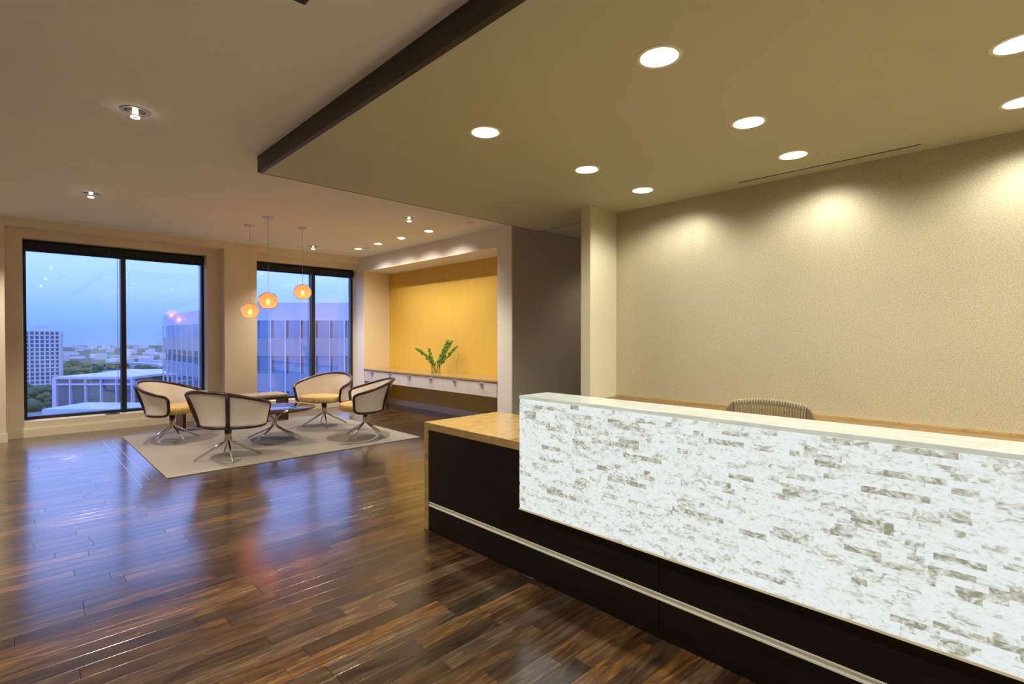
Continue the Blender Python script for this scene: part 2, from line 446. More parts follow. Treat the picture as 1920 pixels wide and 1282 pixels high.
# ------------------------------------------------------------------ ceilings
CANS = [(x, y) for y in (2.64, 1.33, .08, -1.20, -2.5, -3.8, -5.1) for x in (2.31, 3.43, 4.29)]  # rows behind the camera are unseen, added to light the rest of the room
GLASSCANS = [(.60, 4.27), (.60, 7.05), (3.66, 5.67), (3.66, 8.62), (-.62, 5.60), (-.62, 8.40), (.60, 1.45), (.60, -1.4), (-2.2, 1.45), (-2.2, -1.4), (-2.2, 4.27)]  # those beside and behind the camera are unseen, added lamps
FILLCAN = (6.55, 4.1)  # unseen fill lamp, added because the corridor wall came out too dark
NICHECANS = [(4.31, 6.18), (4.31, 6.91), (4.31, 7.615), (4.31, 8.30)]
mb = MB(); plate(mb, X0, 8.2, Y0, 9.75, ZC, [(x, y, .066) for x, y in GLASSCANS] + [(x, y, .062) for x, y in NICHECANS + [FILLCAN]], .10)
mb.box(X0, 8.2, Y0, 9.75, ZC+.14, ZC+.2)
struct(mb.build('ceiling', 'ceiling_paint'))
SX0, SX1, SY1 = 1.491, 5.0, 4.63
mb = MB(); plate(mb, SX0+.036, SX1-.008, Y0, SY1-.008, ZS, [(x, y, .088) for x, y in CANS], .14)
sof = struct(mb.build('ceiling_soffit', 'soffit_paint'))
f_ = MB().box(SX0, SX0+.036, Y0, SY1, ZS-.002, ZC).build('fascia', 'fascia_wood', sof)
MB().box(SX0+.036, SX1, SY1-.008, SY1, ZS-.002, ZC).box(SX1-.008, SX1, 3.47, SY1-.008, ZS-.002, ZC).build('edge_trim', 'edge_wood', sof)

# ------------------------------------------------------------------ walls
mb = MB()
mb.box(X0, -.08, YP, 9.75, 0, ZC).box(2.44, 2.93, YP, 9.75, 0, ZC)
mb.box(-.08, 2.44, YP, YB, 2.762, ZC).box(2.93, XN, YP, YB, 2.762, ZC)
for (bx0, bx1), (w0, w1, _) in zip(((-.08, 2.44), (2.93, 4.95)), WIN):
    mb.box(bx0, w0, YB, 9.75, 0, ZC); mb.box(w1, bx1, YB, 9.75, 0, ZC)
    mb.box(w0, w1, YB, 9.75, 0, SILL); mb.box(w0, w1, YB, 9.75, HEAD, ZC)
struct(mb.build('wall_window', 'wall_paint'))
def baseboard(name, parts, mat='wall_paint', h=.118):
    mb = MB()
    for x0, x1, y0, y1 in parts:
        mb.box(x0, x1, y0, y1, 0, h-.014)
        sx, sy = (0, .006) if (x1-x0) > (y1-y0) else (.006, 0)
        mb.box(x0+sx, x1-sx*0, y0+sy, y1, h-.014, h)
    return struct(mb.build(name, mat))
baseboard('baseboard_window', [(X0, -.065, YP-.016, YP), (-.08, 2.44, YB-.016, YB), (2.425, 2.945, YP-.016, YP), (2.93, XN, YB-.016, YB)])
mb = MB()
mb.box(XN, 5.5, 5.02, 5.30, 0, ZC).box(XN, 5.5, 9.12, YB-.001, 0, ZC).box(XN, 5.5, 5.30, 9.12, 2.592, ZC)
struct(mb.build('wall_niche', 'white_paint'))
struct(bx(XN+.002, 5.42, 9.112, 9.12, 0, 2.592).build('wall_niche_side', 'cream_paint'))
struct(bx(5.42, 5.5, 5.30, 9.12, 0, 2.592).build('wall_yellow', 'yellow_wallcovering'))
struct(bx(5.405, 5.42, 5.30, 9.112, 0, .108).build('baseboard_niche', 'white_paint'))
struct(bx(XN, 8.1, 5.0, 5.02, 0, ZC).build('wall_corridor', 'grey_paint'))
struct(bx(8.0, 8.1, 3.3, 5.0, 0, ZC).build('wall_corridor_end', 'grey_paint'))
struct(bx(XF, 5.05, Y0, 3.34, 0, ZC).build('wall_feature', 'pearl_wallcovering'))
struct(bx(4.405, 8.0, 3.34, 3.465, 0, ZC).build('wall_wing', 'wing_paint'))
struct(bx(X0-.1, X0, Y0, 9.75, 0, ZC+.2).build('wall_left', 'wall_paint'))
struct(bx(X0, 8.2, Y0-.1, Y0, 0, ZC+.2).build('wall_back', 'wall_paint'))

# ------------------------------------------------------------------ windows and blinds
blabels = ['dark roller blind cassette over the window pane beside the end pillar', 'dark roller blind cassette over the pane behind the left swivel chair',
           'dark roller blind cassette over the pane behind the glass pendants', 'dark roller blind cassette over the pane next to the yellow niche']
bi = 0
for n, (w0, w1, mu_) in enumerate(WIN):
    fw = .035
    fr = MB(); fr.box(w0, w0+fw, YG-.05, YG+.05, SILL, HEAD).box(w1-fw, w1, YG-.05, YG+.05, SILL, HEAD)
    fr.box(w0+fw, w1-fw, YG-.05, YG+.05, SILL, SILL+.042).box(w0+fw, w1-fw, YG-.05, YG+.05, HEAD-.03, HEAD)
    win = struct(fr.build('window_%d' % (n+1), 'dark_metal'))
    bx(mu_-.03, mu_+.03, YG-.10, YG+.05, SILL+.001, HEAD-.03).build('mullion', 'dark_metal', win)
    for a, b in ((w0+fw, mu_-.03), (mu_+.03, w1-fw)):
        bx(a, b, YG+.01, YG+.018, SILL+.042, HEAD-.03).build('pane', 'window_glass', win)
        bl = thing('roller_blind', blabels[bi], 'blind', ((a+b)/2, YG-.10, 2.50), 0, 'roller blinds above the windows'); bi += 1
        hw = (b-a)/2 + .02
        bx(-hw, hw, -.03, .05, .03, .13).build('cassette', 'blind_fabric', bl, .004)
        bx(-hw+.02, hw-.02, .012, .018, .0, .05).build('fabric', 'blind_fabric', bl)
        for k in (-.7, 0, .7): bx(hw*k-.012, hw*k+.012, -.038, -.03, .03, .13).build('bracket', 'dark_metal', bl)
        MB().tube([(hw-.06, .02, .03), (hw-.06, .02, -2.15)], .0035, 6).build('pull_cord', 'sprinkler_white', bl)
# small black floor-level cable plate lying on the sill at the mullion
tag(MB().lathe([(.001, 0), (.085, 0), (.09, .006), (.05, .014), (.001, .016)], 20, (1.03, YB+.07, SILL), 1, .5).build('cable_plate', 'black'), 'small black cable plate lying on the white window sill', 'cable plate')

# ------------------------------------------------------------------ downlights
def can(label, group, zc, r, lens, power, col, glass=False, size=130, rot=(0, 0, 0)):
    t_ = thing('recessed_downlight', label, 'downlight', (0, 0, zc), 0, group)
    MB().lathe([(r-.012, .001), (r-.012, -.004), (r+.010, -.004), (r+.012, 0), (r-.002, .0005)], 40, close=True).build('trim_ring', 'trim_tan' if not glass else 'steel', t_)
    MB().lathe([(r-.014, .002), (r*.72, .085)], 40, cap=False).build('reflector', 'can_reflector' if not glass else 'chrome', t_)
    MB().lathe([(.0005, .086), (r*.74, .086), (r*.74, .094), (.0005, .094)], 32).build('lens', lens if not glass else 'dark_metal', t_)
    if glass:
        gl_ = MB().lathe([(.026, .07), (.026, -.045), (.024, -.046), (.0225, -.045), (.0225, .07)], 24, close=True).build('glass_tube', 'tube_glass', t_)
        MB().lathe([(.0235, -.040), (.0265, -.040), (.0265, -.046), (.0235, -.046)], 24, close=True).build('glass_rim', 'bulb_white', t_)
        MB().lathe([(.0005, -.012), (.013, -.006), (.013, .040), (.0005, .05)], 16).build('bulb', 'bulb_white', t_)
        spot('downlight_beam', t_, (0, 0, -.05), power, col, size, .8, .03)
    else:
        spot('downlight_beam', t_, (0, 0, .032), power, col, size, .75, .028, rot)
    return t_
proto = can('large round white recessed downlight in the olive dropped ceiling', 'downlights in the dropped ceiling', ZS, .10, 'lens_white', P_CAN, WARM, size=145)
wash = can('round white recessed downlight of the row nearest the pearl feature wall', 'downlights along the feature wall', ZS, .10, 'lens_white', P_WASH, WARM, size=150, rot=(0, R(-5), 0))
for pr, sel in ((proto, [c for c in CANS if c[0] < 4]), (wash, [c for c in CANS if c[0] > 4])):
    for i, (x, y) in enumerate(sel):
        lab = None if pr is wash else ('large round recessed downlight of the row nearest the dark wood fascia' if x < 3 else 'large round recessed downlight of the middle row above the desk chair')
        if i == 0: pr.location = (x, y, ZS); pr['label'] = lab or pr['label']
        else: dup(pr, (x, y, ZS), 0, lab)
pr = can('recessed ceiling spotlight with a clear glowing glass tube hanging below it', 'glass tube spotlights in the beige ceiling', ZC, .075, 'lens_warm', P_GLASS, WARM2, True, 116)
GL = {(.60, 7.05): 'glowing glass tube spotlight in the ceiling before the wide left window', (3.66, 5.67): 'glowing glass tube spotlight beside the niche downlight row and white sprinkler',
      (3.66, 8.62): 'glowing glass tube spotlight beside the right window air slot', (.60, 4.27): 'large glowing glass tube spotlight in the open ceiling beside the dark fascia corner'}
base_label = pr['label']
for i, (x, y) in enumerate(GLASSCANS):
    if i == 0: pr.location = (x, y, ZC); pr['label'] = GL.get((x, y), base_label)
    else: dup(pr, (x, y, ZC), 0, GL.get((x, y), base_label))
pr = can('small bright recessed downlight in the row along the yellow niche', 'downlights along the niche', ZC, .072, 'lens_warm', P_NICHE, WARM2, False, 118, (0, R(-24), 0))
for i, (x, y) in enumerate(NICHECANS):
    if i == 0: pr.location = (x, y, ZC)
    else: dup(pr, (x, y, ZC))
pr = can('unseen fill downlight added in the corridor ceiling behind the wing wall', 'added corridor fill light', ZC, .072, 'lens_warm', 22.0, WARM2, False, 130)  # added lamp, hidden by the wing wall, brightens the grey corridor wall
pr.location = (*FILLCAN, ZC)
t_ = thing('sprinkler', 'small white domed sprinkler cover on the ceiling near the niche corner', 'sprinkler', (4.385, 5.335, ZC))
MB().lathe([(.045, 0), (.045, -.006), (.03, -.014), (.0005, -.016)], 24).build('cover', 'sprinkler_white', t_)
t_ = thing('sprinkler', 'small dark flush sprinkler plate on the ceiling by the window corner', 'sprinkler', (4.389, 8.118, ZC))
MB().lathe([(.042, 0), (.040, -.005), (.0005, -.006)], 24).build('cover', 'steel', t_)
# linear air slots
def slot(label, x0, x1, y0, y1, z):
    t_ = thing('air_slot', label, 'air diffuser', ((x0+x1)/2, (y0+y1)/2, z))
    hx, hy = (x1-x0)/2, (y1-y0)/2
    bx(-hx, hx, -hy, hy, -.0025, .004).build('slot_opening', 'black', t_)
    e_ = .004
    if hx > hy: MB().box(-hx, hx, -hy-e_, -hy, -.003, .002).box(-hx, hx, hy, hy+e_, -.003, .002).build('slot_frame', 'trim_tan', t_)
    else: MB().box(-hx-e_, -hx, -hy, hy, -.003, .002).box(hx, hx+e_, -hy, hy, -.003, .002).build('slot_frame', 'trim_tan', t_)
slot('long thin black air slot in the ceiling before the wide left window', .56, 1.715, 8.885, 8.897, ZC)
slot('long thin black air slot in the ceiling before the right window', 3.45, 4.55, 8.855, 8.867, ZC)
slot('long thin black air slot in the olive dropped ceiling along the feature wall', 4.694, 4.722, .613, 1.912, ZS)
t_ = thing('ceiling_speaker', 'dark square fixture fixed to the beige ceiling beside the dropped ceiling', 'ceiling fixture', (.885, 2.255, ZC))
bx(-.07, .07, -.07, .07, -.03, 0).build('housing', 'dark_metal', t_, .004)
bx(-.055, .055, -.055, .055, -.034, -.03).build('grille', 'black', t_)

# ------------------------------------------------------------------ pendants
def pendant(label, x, y, zt, zb):
    t_ = thing('pendant_lamp', label, 'pendant lamp', (x, y, ZC), 0, 'blown glass pendants over the seating')
    MB().lathe([(.0005, -.012), (.055, -.012), (.062, -.006), (.062, 0)], 32).build('canopy', 'steel', t_)
    MB().tube([(0, 0, -.01), (0, 0, zt-ZC+.012)], .0026, 6).build('cord', 'steel', t_)
    hz = (zt-zb)/2; cz = (zt+zb)/2-ZC; rx = .118
    prof = []
    for i in range(25):
        a = PI/2 - i/24*R(90+58)
        prof.append((max(.012, rx*math.cos(a)**.95 if math.cos(a) > 0 else .012), cz + hz*1.06*math.sin(a)))
    inner = [(max(.008, r-.003), z) for r, z in prof[::-1]]
    MB().lathe(prof + inner, 40, close=True).build('glass_shade', 'amber_glass', t_)
    MB().lathe([(.0005, cz+hz*.95), (.014, cz+hz*.92), (.016, cz+hz*.35), (.0005, cz+hz*.33)], 16).build('socket', 'steel', t_)
    MB().lathe([(.0005, cz-.045), (.016, cz-.038), (.022, cz-.015), (.014, cz+.015), (.0005, cz+.03)], 20).build('bulb', 'bulb_orange', t_)
    l = bpy.data.lights.new('bulb_light', 'POINT'); l.energy = P_PEND; l.color = ORANGE; l.shadow_soft_size = .03
    o = bpy.data.objects.new('bulb_light', l); COL.objects.link(o); o.parent = t_; o.location = (0, 0, cz-.02)
pendant('lowest blown glass pendant lamp glowing amber before the beige pillar', 2.33, 7.562, 1.796, 1.592)
pendant('middle-height blown glass pendant lamp glowing amber before the right window', 2.34, 6.892, 1.903, 1.692)
pendant('highest blown glass pendant lamp glowing amber beside the window mullion', 2.919, 7.231, 2.070, 1.864)

# ------------------------------------------------------------------ rug
rug = thing('rug', 'square beige woven area rug under the swivel chairs', 'rug', (2.455, 7.15, 0))
bx(-1.425, 1.425, -1.40, 1.40, .0005, .008).build('pile', 'rug_weave', rug, .003)

# ------------------------------------------------------------------ swivel chairs
def sst(a, b, x):
    t = min(1, max(0, (x-a)/(b-a))); return t*t*(3-2*t)
A0 = 66
def chair_rb(a):                     # plan radius of the lower ring, a degrees from facing
    k = abs(180-(a % 360))           # 0 at the back
    return .245 + .145*sst(25, 105, k)
def chair_pt(a, t, off=0):
    k = abs(180-(a % 360))
    zt = .60 + .165*math.cos(R(min(90, k/(180-A0)*90)))**1.15 if k < 180-A0 else .60
    rt, rb = .375+.062*sst(30, 110, k), chair_rb(a)
    r = rb + (rt-rb)*(t**1.55) + off
    z = .372 + (zt-.372)*t
    return Vector((r*math.cos(R(a)), r*math.sin(R(a)), z))
def make_chair(label):
    t_ = thing('swivel_armchair', label, 'chair', (0, 0, .008), 0, 'swivel tub chairs on the rug')
    n, m = 56, 12
    angs = [A0 + (360-2*A0)*i/n for i in range(n+1)]
    mb = MB()
    th = .010
    for side, off in ((0, th), (1, -th)):
        for i, a in enumerate(angs):
            for j in range(m+1): mb.v.append(tuple(chair_pt(a, j/m, off)))
    S = (n+1)*(m+1); idx = lambda s_, i, j: s_*S + i*(m+1)+j
    for i in range(n):
        for j in range(m):
            mb.face((idx(0, i, j), idx(0, i+1, j), idx(0, i+1, j+1), idx(0, i, j+1)), True)
            mb.face((idx(1, i, j), idx(1, i, j+1), idx(1, i+1, j+1), idx(1, i+1, j)), True)
        mb.face((idx(0, i, m), idx(0, i+1, m), idx(1, i+1, m), idx(1, i, m))); mb.face((idx(0, i+1, 0), idx(0, i, 0), idx(1, i, 0), idx(1, i+1, 0)))
    for j in range(m):
        mb.face((idx(0, 0, j), idx(0, 0, j+1), idx(1, 0, j+1), idx(1, 0, j))); mb.face((idx(0, n, j+1), idx(0, n, j), idx(1, n, j), idx(1, n, j+1)))
    mb.build('shell', 'shell_fabric', t_)
    top = [chair_pt(a, 1.0, .002) for a in angs]; bot = [chair_pt(a, 0.0, .002) for a in angs]
    p1 = [chair_pt(360-A0, j/10, .0) for j in range(9, 0, -1)]; p0 = [chair_pt(A0, j/10, .0) for j in range(1, 10)]
    loop = smooth_loop(top + p1 + bot[::-1] + p0, 5)
    MB().tube(loop, .0165, 10, True, (1.0, 1.1)).build('frame', 'frame_wood', t_)
    for a in (139, 221):
        q0, q1 = chair_pt(a, .985, .014), chair_pt(a, 0, .010)
        MB().tube([q0, q0.lerp(q1, .5), q1], .015, 10, False, (1.0, 1.25)).build('strut', 'frame_wood', t_)
    # cushion
    prof = []
    for i in range(13):
        a = -PI/2 + PI*i/12
        prof.append((.285 + .022*math.cos(a), .415 + .042*math.sin(a)))
    prof = [(.001, .373)] + prof + [(.20, .462), (.001, .466)]
    MB().lathe(prof, 48, (.070, 0, 0), .86, 1.08).build('cushion', 'seat_weave', t_)
    MB().lathe([(.001, .345), (.09, .347), (.20, .358), (.27, .372), (.001, .374)], 40, (.055, 0, 0), .90, 1.10).build('seat_pan', 'dark_metal', t_)
    return t_
def add_legs(t_, span, ang, ztop, zsp, splay=0):
    for k in range(4):
        a = ang + k*PI/2; c, s = math.cos(a), math.sin(a); r0 = .0215
        pts = []
        if splay: pts += [(splay, ztop), (splay*.72, ztop-.012), (splay*.45, ztop-.06), (r0+.03, zsp+.115), (r0+.006, zsp+.09), (r0, zsp+.07)]
        else: pts += [(r0, ztop)]
        pts += [(r0, zsp+.03), (r0+.006, zsp+.005), (r0+.026, zsp-.02), (r0+.06, zsp-.037), (span, .011)]
        P = [(r*c, r*s, z) for r, z in pts]
        rad = [.0150]*(len(P)-1) + [.0100]
        MB().tube(P, rad, 10, False, None).build('leg', 'chrome', t_)
def turn_legs(root, span, ang, ztop, zsp):
    add_legs(root, span, ang, ztop, zsp)
CH = [((1.449, 7.744), 320, 14.6, 'ivory swivel tub chair with tan seat before the wide window and bench end'),
      ((1.685, 6.225), 33, -8, 'ivory swivel tub chair seen from behind on the bare rug corner'),
      ((3.345, 7.505), 212, -15.5, 'ivory swivel tub chair with golden seat before the window mullion'),
      ((3.352, 6.262), 157, 22, 'ivory swivel tub chair in side view beside the floating white drawers')]
c0 = make_chair(CH[0][3])
for i, (xy, face, leg, lab) in enumerate(CH):
    o = c0 if i == 0 else dup(c0, (0, 0, 0), 0, lab)
    o.location = (*xy, .008); o.rotation_euler = (0, 0, R(face)); CH[i] += (o,)
for xy, face, leg, lab, o in CH:
    turn_legs(o, .325, R(leg-face), .35, .195)

# coffee table
t_ = thing('coffee_table', 'low round dark wood coffee table on splayed chrome tube legs', 'table', (2.415, 6.91, .008))
MB().lathe([(.001, .392), (.47, .392), (.498, .404), (.50, .410), (.497, .414), (.001, .414)], 72).build('table_top', 'table_wood', t_)
add_legs(t_, .40, R(-57), .393, .19, .20)
# bench
t_ = thing('bench', 'low tweed topped bench with dark wood end panels along the windows', 'bench', (2.43, 8.63, .0085))
bx(-.73, .73, -.225, .225, .345, .375).build('seat_rail', 'bench_wood', t_, .003)
bx(-.73, .73, -.225, .225, .376, .425).build('cushion', 'bench_tweed', t_, .018, 3)
for x in (-.73, .69): bx(x, x+.04, -.22, .22, 0, .345).build('leg', 'bench_wood', t_, .003)

# ------------------------------------------------------------------ niche furniture
cab = thing('floating_cabinet', 'long floating white drawer cabinet mounted under the stone shelf in the niche', 'cabinet', (XN, 7.21, .485))
bx(.022, .54, -1.898, 1.896, 0, .208).build('body', 'white_lacquer', cab)
for i in range(6):
    a = -1.898 + i*.6323
    d = bx(0, .02, a+.002, a+.6303, 0, .206).build('drawer', 'white_lacquer', cab, .0015)
    MB().box(-.028, .012, a+.286, a+.346, .178, .184).box(-.028, -.022, a+.286, a+.346, .150, .178).build('handle', 'steel', d)
tag(bx(XN-.012, 5.419, 5.303, 9.11, .695, .722).build('countertop', 'travertine', None, .002), 'long thin travertine shelf top on the white drawers in the niche', 'countertop')
# vase and stems
VX, VY, VZ = 5.08, 7.065, .7222
vs_ = thing('glass_vase', 'small clear glass cylinder vase holding green stems on the stone shelf', 'vase', (VX, VY, VZ))
MB().lathe([(.0005, 0), (.070, 0), (.074, .004), (.074, .205), (.071, .205), (.069, .012), (.0005, .012)], 36).build('glass', 'vase_glass', vs_)
def stem(label, u, w, h, n, seed):
    rnd = random.Random(seed)
    t_ = thing('bell_flower_stem', label, 'flower stem', (VX, VY, VZ+.012), 0, 'green bell flower stems in the vase')
    # u along the picture's right, bends outwards
    ux, uy = RT.x, RT.y
    pts = []
    for i in range(13):
        k = i/12
        if k < .3: q = k/.3*.16*(1 if u else 0); dx = u/abs(u)*.045*(k/.3)
        else: dx = u/abs(u)*.045 + (u-u/abs(u)*.045)*((k-.3)/.7)**.95
        zz = h*(1-(1-k)**1.35) if w else h*k
        pts.append((ux*dx, uy*dx, zz))
    MB().tube(pts, [.0045]*12+[.002], 6).build('stalk', 'stem_green', t_)
    mb = MB()
    for i in range(n):
        k = .34 + .66*i/(n-1); j = min(11, int(k*12)); f = k*12-j
        p = Vector(pts[j]).lerp(Vector(pts[j+1]), f)
        s = (.030*(1-.55*k)+.006)
        for q in range(4):
            a = rnd.random()*2*PI; d = Vector((math.cos(a), math.sin(a), rnd.uniform(-.2, .6))).normalized()
            c = p + d*s*.9; b = len(mb.v)
            e1 = d.cross(Vector((0, 0, 1))).normalized(); e2 = d.cross(e1)
            for m_ in range(6):
                aa = 2*PI*m_/6; mb.v.append(tuple(c + d*s*.35 + (e1*math.cos(aa)+e2*math.sin(aa))*s*.75))
            mb.v.append(tuple(p + d*s*.15)); mb.v.append(tuple(c + d*s*.05))
            for m_ in range(6):
                mb.face((b+m_, b+(m_+1) % 6, b+6)); mb.face((b+(m_+1) % 6, b+m_, b+7))
    mb.build('blossom', 'stem_green', t_)['kind'] = 'stuff'
stem('green bell flower stem in the vase arching far out over the shelf', -.33, 1, .40, 16, 1)
stem('short upright green bell flower stem in the vase beside the arching stem', -.12, 0, .40, 12, 2)
stem('tallest green bell flower stem in the vase, thick and upright', .20, 0, .545, 18, 3)
stem('green bell flower stem in the vase with a pale upright tip', .26, 0, .53, 18, 4)
stem('green bell flower stem in the vase ending in a thin bare tip', .345, 0, .435, 15, 5)

# ------------------------------------------------------------------ reception desk
XD, YD = 2.055, 3.0
desk = thing('reception_desk', 'long dark reception desk with stone end and glowing shell tile front', 'desk', (0, 0, 0))
YE = -5.0
top = bx(XD, 2.757, YE, YD, .70, .75).build('worktop', 'travertine', desk, .003)
bx(XD, 2.757, YD-.045, YD, 0, .70).build('end_panel', 'travertine', desk, .003)
bx(XD+.03, 2.70, YE, YD-.05, .0, .695).build('carcass', 'black', desk)
edges = [YD-.046, 1.178, -.60, -2.38, -4.16, YE]
for a, b in zip(edges[1:], edges[:-1]):
    bx(XD+.006, XD+.03, a+.0015, b-.0015, .202, .70).build('front_panel', 'dark_veneer', desk, .0008)
    bx(XD+.006, XD+.03, a+.0015, b-.0015, .004, .172).build('kick_panel', 'dark_veneer', desk, .0008)
MB().box(XD+.012, XD+.03, YE, YD-.046, .172, .202).box(XD+.002, XD+.012, YE, YD-.046, .172, .178).box(XD+.002, XD+.012, YE, YD-.046, .196, .202).build('metal_strip', 'strip_metal', desk)
XB0, XB1, YT, ZB0, ZB1 = 2.03, 2.268, 2.034, .378, 1.018
box_ = MB().box(XB0+.004, XB1, YE, YT-.002, ZB0, ZB1-.02)
lb = box_.build('light_box', 'lit_acrylic', desk)
bx(XB0, XB1, YE, YT, ZB1-.018, ZB1).build('cap', 'lit_stone_top', lb, .002)
bx(XB0-.002, XB0+.004, YE, YT, ZB0, ZB0+.009).build('edge_strip', 'trim_tan', lb)
tiles = []
zlo, zhi = ZB0+.010, ZB1-.019
nrow = 29; rh = (zhi-zlo)/nrow
for r_ in range(nrow):
    y = YE - random.random()*.1
    while y < YT-.003:
        L = random.choice((.03, .045, .06, .075, .09, .11, .13))*random.uniform(.85, 1.15)
        a, b = max(y, YE), min(y+L, YT-.003)
        if b-a > .012: tiles.append((a+.0002, b-.0002, zlo+r_*rh+.00015, zlo+(r_+1)*rh-.00015))
        y += L
def ttone():
    return (random.random()**2.6, 0, random.random())
st = sorted(tiles, key=lambda q: -clip_area([(XB0, q[0], q[2]), (XB0, q[1], q[2]), (XB0, q[1], q[3]), (XB0, q[0], q[3])]))
for q in st[:300]:
    MB().chamfer_tile(0, *q, -(XB0+.004), -XB0, .0003, ttone()).build('shell_tile', 'shell_tile', lb)
mb = MB()
for q in st[300:]: mb.chamfer_tile(0, *q, -(XB0+.004), -XB0, .0003, ttone())
mb.build('shell_tile', 'shell_tile', lb)['kind'] = 'stuff'

# credenza along the feature wall
cr_ = thing('credenza', 'low wood topped credenza running along the pearl feature wall', 'credenza', (0, 0, 0))
bx(4.33, XF-.002, -4.9, 3.335, .08, .645).build('body', 'dark_veneer', cr_)
bx(4.40, XF-.002, -4.9, 3.335, 0, .08).build('plinth', 'black', cr_)
bx(4.30, XF-.002, -4.9, 3.337, .645, .672).build('top', 'credenza_wood', cr_, .002)
bx(XF-.022, XF-.001, -4.9, 3.337, .672, .690).build('backsplash', 'travertine', cr_)
for i in range(9): bx(4.312, 4.33, 3.33-(i+1)*.9, 3.326-i*.9, .085, .64).build('door', 'dark_veneer', cr_, .001)

# ------------------------------------------------------------------ task chair
tc_ = thing('task_chair', 'taupe task chair with ribbed knit back behind the reception desk', 'chair', (3.16, 1.165, 0), R(180+4))
# local +x is forward; the back is at -x
def back_pt(s, z):                    # s -1..1 across
    return Vector((-.17 - .06*(1-s*s) - .10*max(0, z-.5), .265*s, z))
BZ1 = .945
def topz(s): return BZ1 - .030*s*s - .075*max(0, (abs(s)-.78)/.22)**2.2
def back_slab(s0, s1, lo, hi, th, n):
    mb = MB()
    for k, off in ((0, th), (1, -th)):
        for i in range(n+1):
            s = s0 + (s1-s0)*i/n
            for z in (lo(s), hi(s)): p_ = back_pt(s, z); mb.v.append((p_.x+off, p_.y, p_.z))
    q = 2*(n+1)
    for i in range(n):
        a = 2*i
        mb.face((a, a+1, a+3, a+2)); mb.face((q+a, q+a+2, q+a+3, q+a+1)); mb.face((a+1, q+a+1, q+a+3, a+3)); mb.face((a, a+2, q+a+2, q+a))
    mb.face((0, q, q+1, 1)); mb.face((2*n, 2*n+1, q+2*n+1, q+2*n))
    return mb
back_slab(-.80, .80, lambda s: topz(s)-.030, topz, .013, 40).build('top_band', 'plastic_taupe', tc_, .004)
for s0, s1 in ((-1.0, -.80), (.80, 1.0)):
    back_slab(s0, s1, lambda s: .56, topz, .016, 10).build('back_corner', 'plastic_taupe', tc_, .005)
back_slab(-.80, .80, lambda s: .50, lambda s: .56, .014, 20).build('bottom_band', 'plastic_taupe', tc_, .004)
for i in range(27):
    s = -.775 + 1.55*i/26
    pts = [back_pt(s, z) + Vector((.008, 0, 0)) for z in (.51, .6, .7, .8, topz(s)-.03)]
    pts += [back_pt(s, topz(s)-.004) + Vector((.010, 0, .004)), back_pt(s, topz(s)) + Vector((-.004, 0, .006))]
    MB().tube(pts, .0060, 6).build('back_rib', 'knit_mesh', tc_)
MB().lathe([(.001, .43), (.20, .432), (.25, .445), (.255, .465), (.235, .487), (.001, .495)], 36, (.04, 0, 0), 1, 1.02).build('seat', 'seat_weave', tc_)
MB().tube([(-.02, 0, .42), (-.16, 0, .40), (-.26, 0, .48), (-.285, 0, .60)], .018, 8).build('back_bracket', 'plastic_taupe', tc_)
MB().tube([(0, 0, .43), (0, 0, .10)], .025, 12).build('gas_lift', 'chrome', tc_)
for k in range(5):
    a = 2*PI*k/5 + .3; c, s = math.cos(a), math.sin(a)
    l_ = MB().tube([(0, 0, .115), (.15*c, .15*s, .10), (.29*c, .29*s, .075)], [.022, .019, .014], 8).build('base_arm', 'plastic_taupe', tc_)
    MB().tube([(.29*c-.02*s, .29*s+.02*c, .028), (.29*c+.02*s, .29*s-.02*c, .028)], .028, 14).build('caster', 'black', l_)
for s in (-1, 1):
    MB().tube([(.0, .25*s, .44), (-.02, .31*s, .50), (-.02, .315*s, .63)], .014, 8).build('arm_post', 'plastic_taupe', tc_)
    bx(-.14, .12, .315*s-.04, .315*s+.04, .63, .655).build('arm_pad', 'plastic_taupe', tc_, .01)

# ------------------------------------------------------------------ the city outside
GZ = -42.0
ext = tag(bx(-1600, 2600, 12, 3000, GZ-.5, GZ).build('city_ground', 'ext_ground'), 'hazy green suburban land stretching to the horizon far below', 'ground')
ext['kind'] = 'structure'
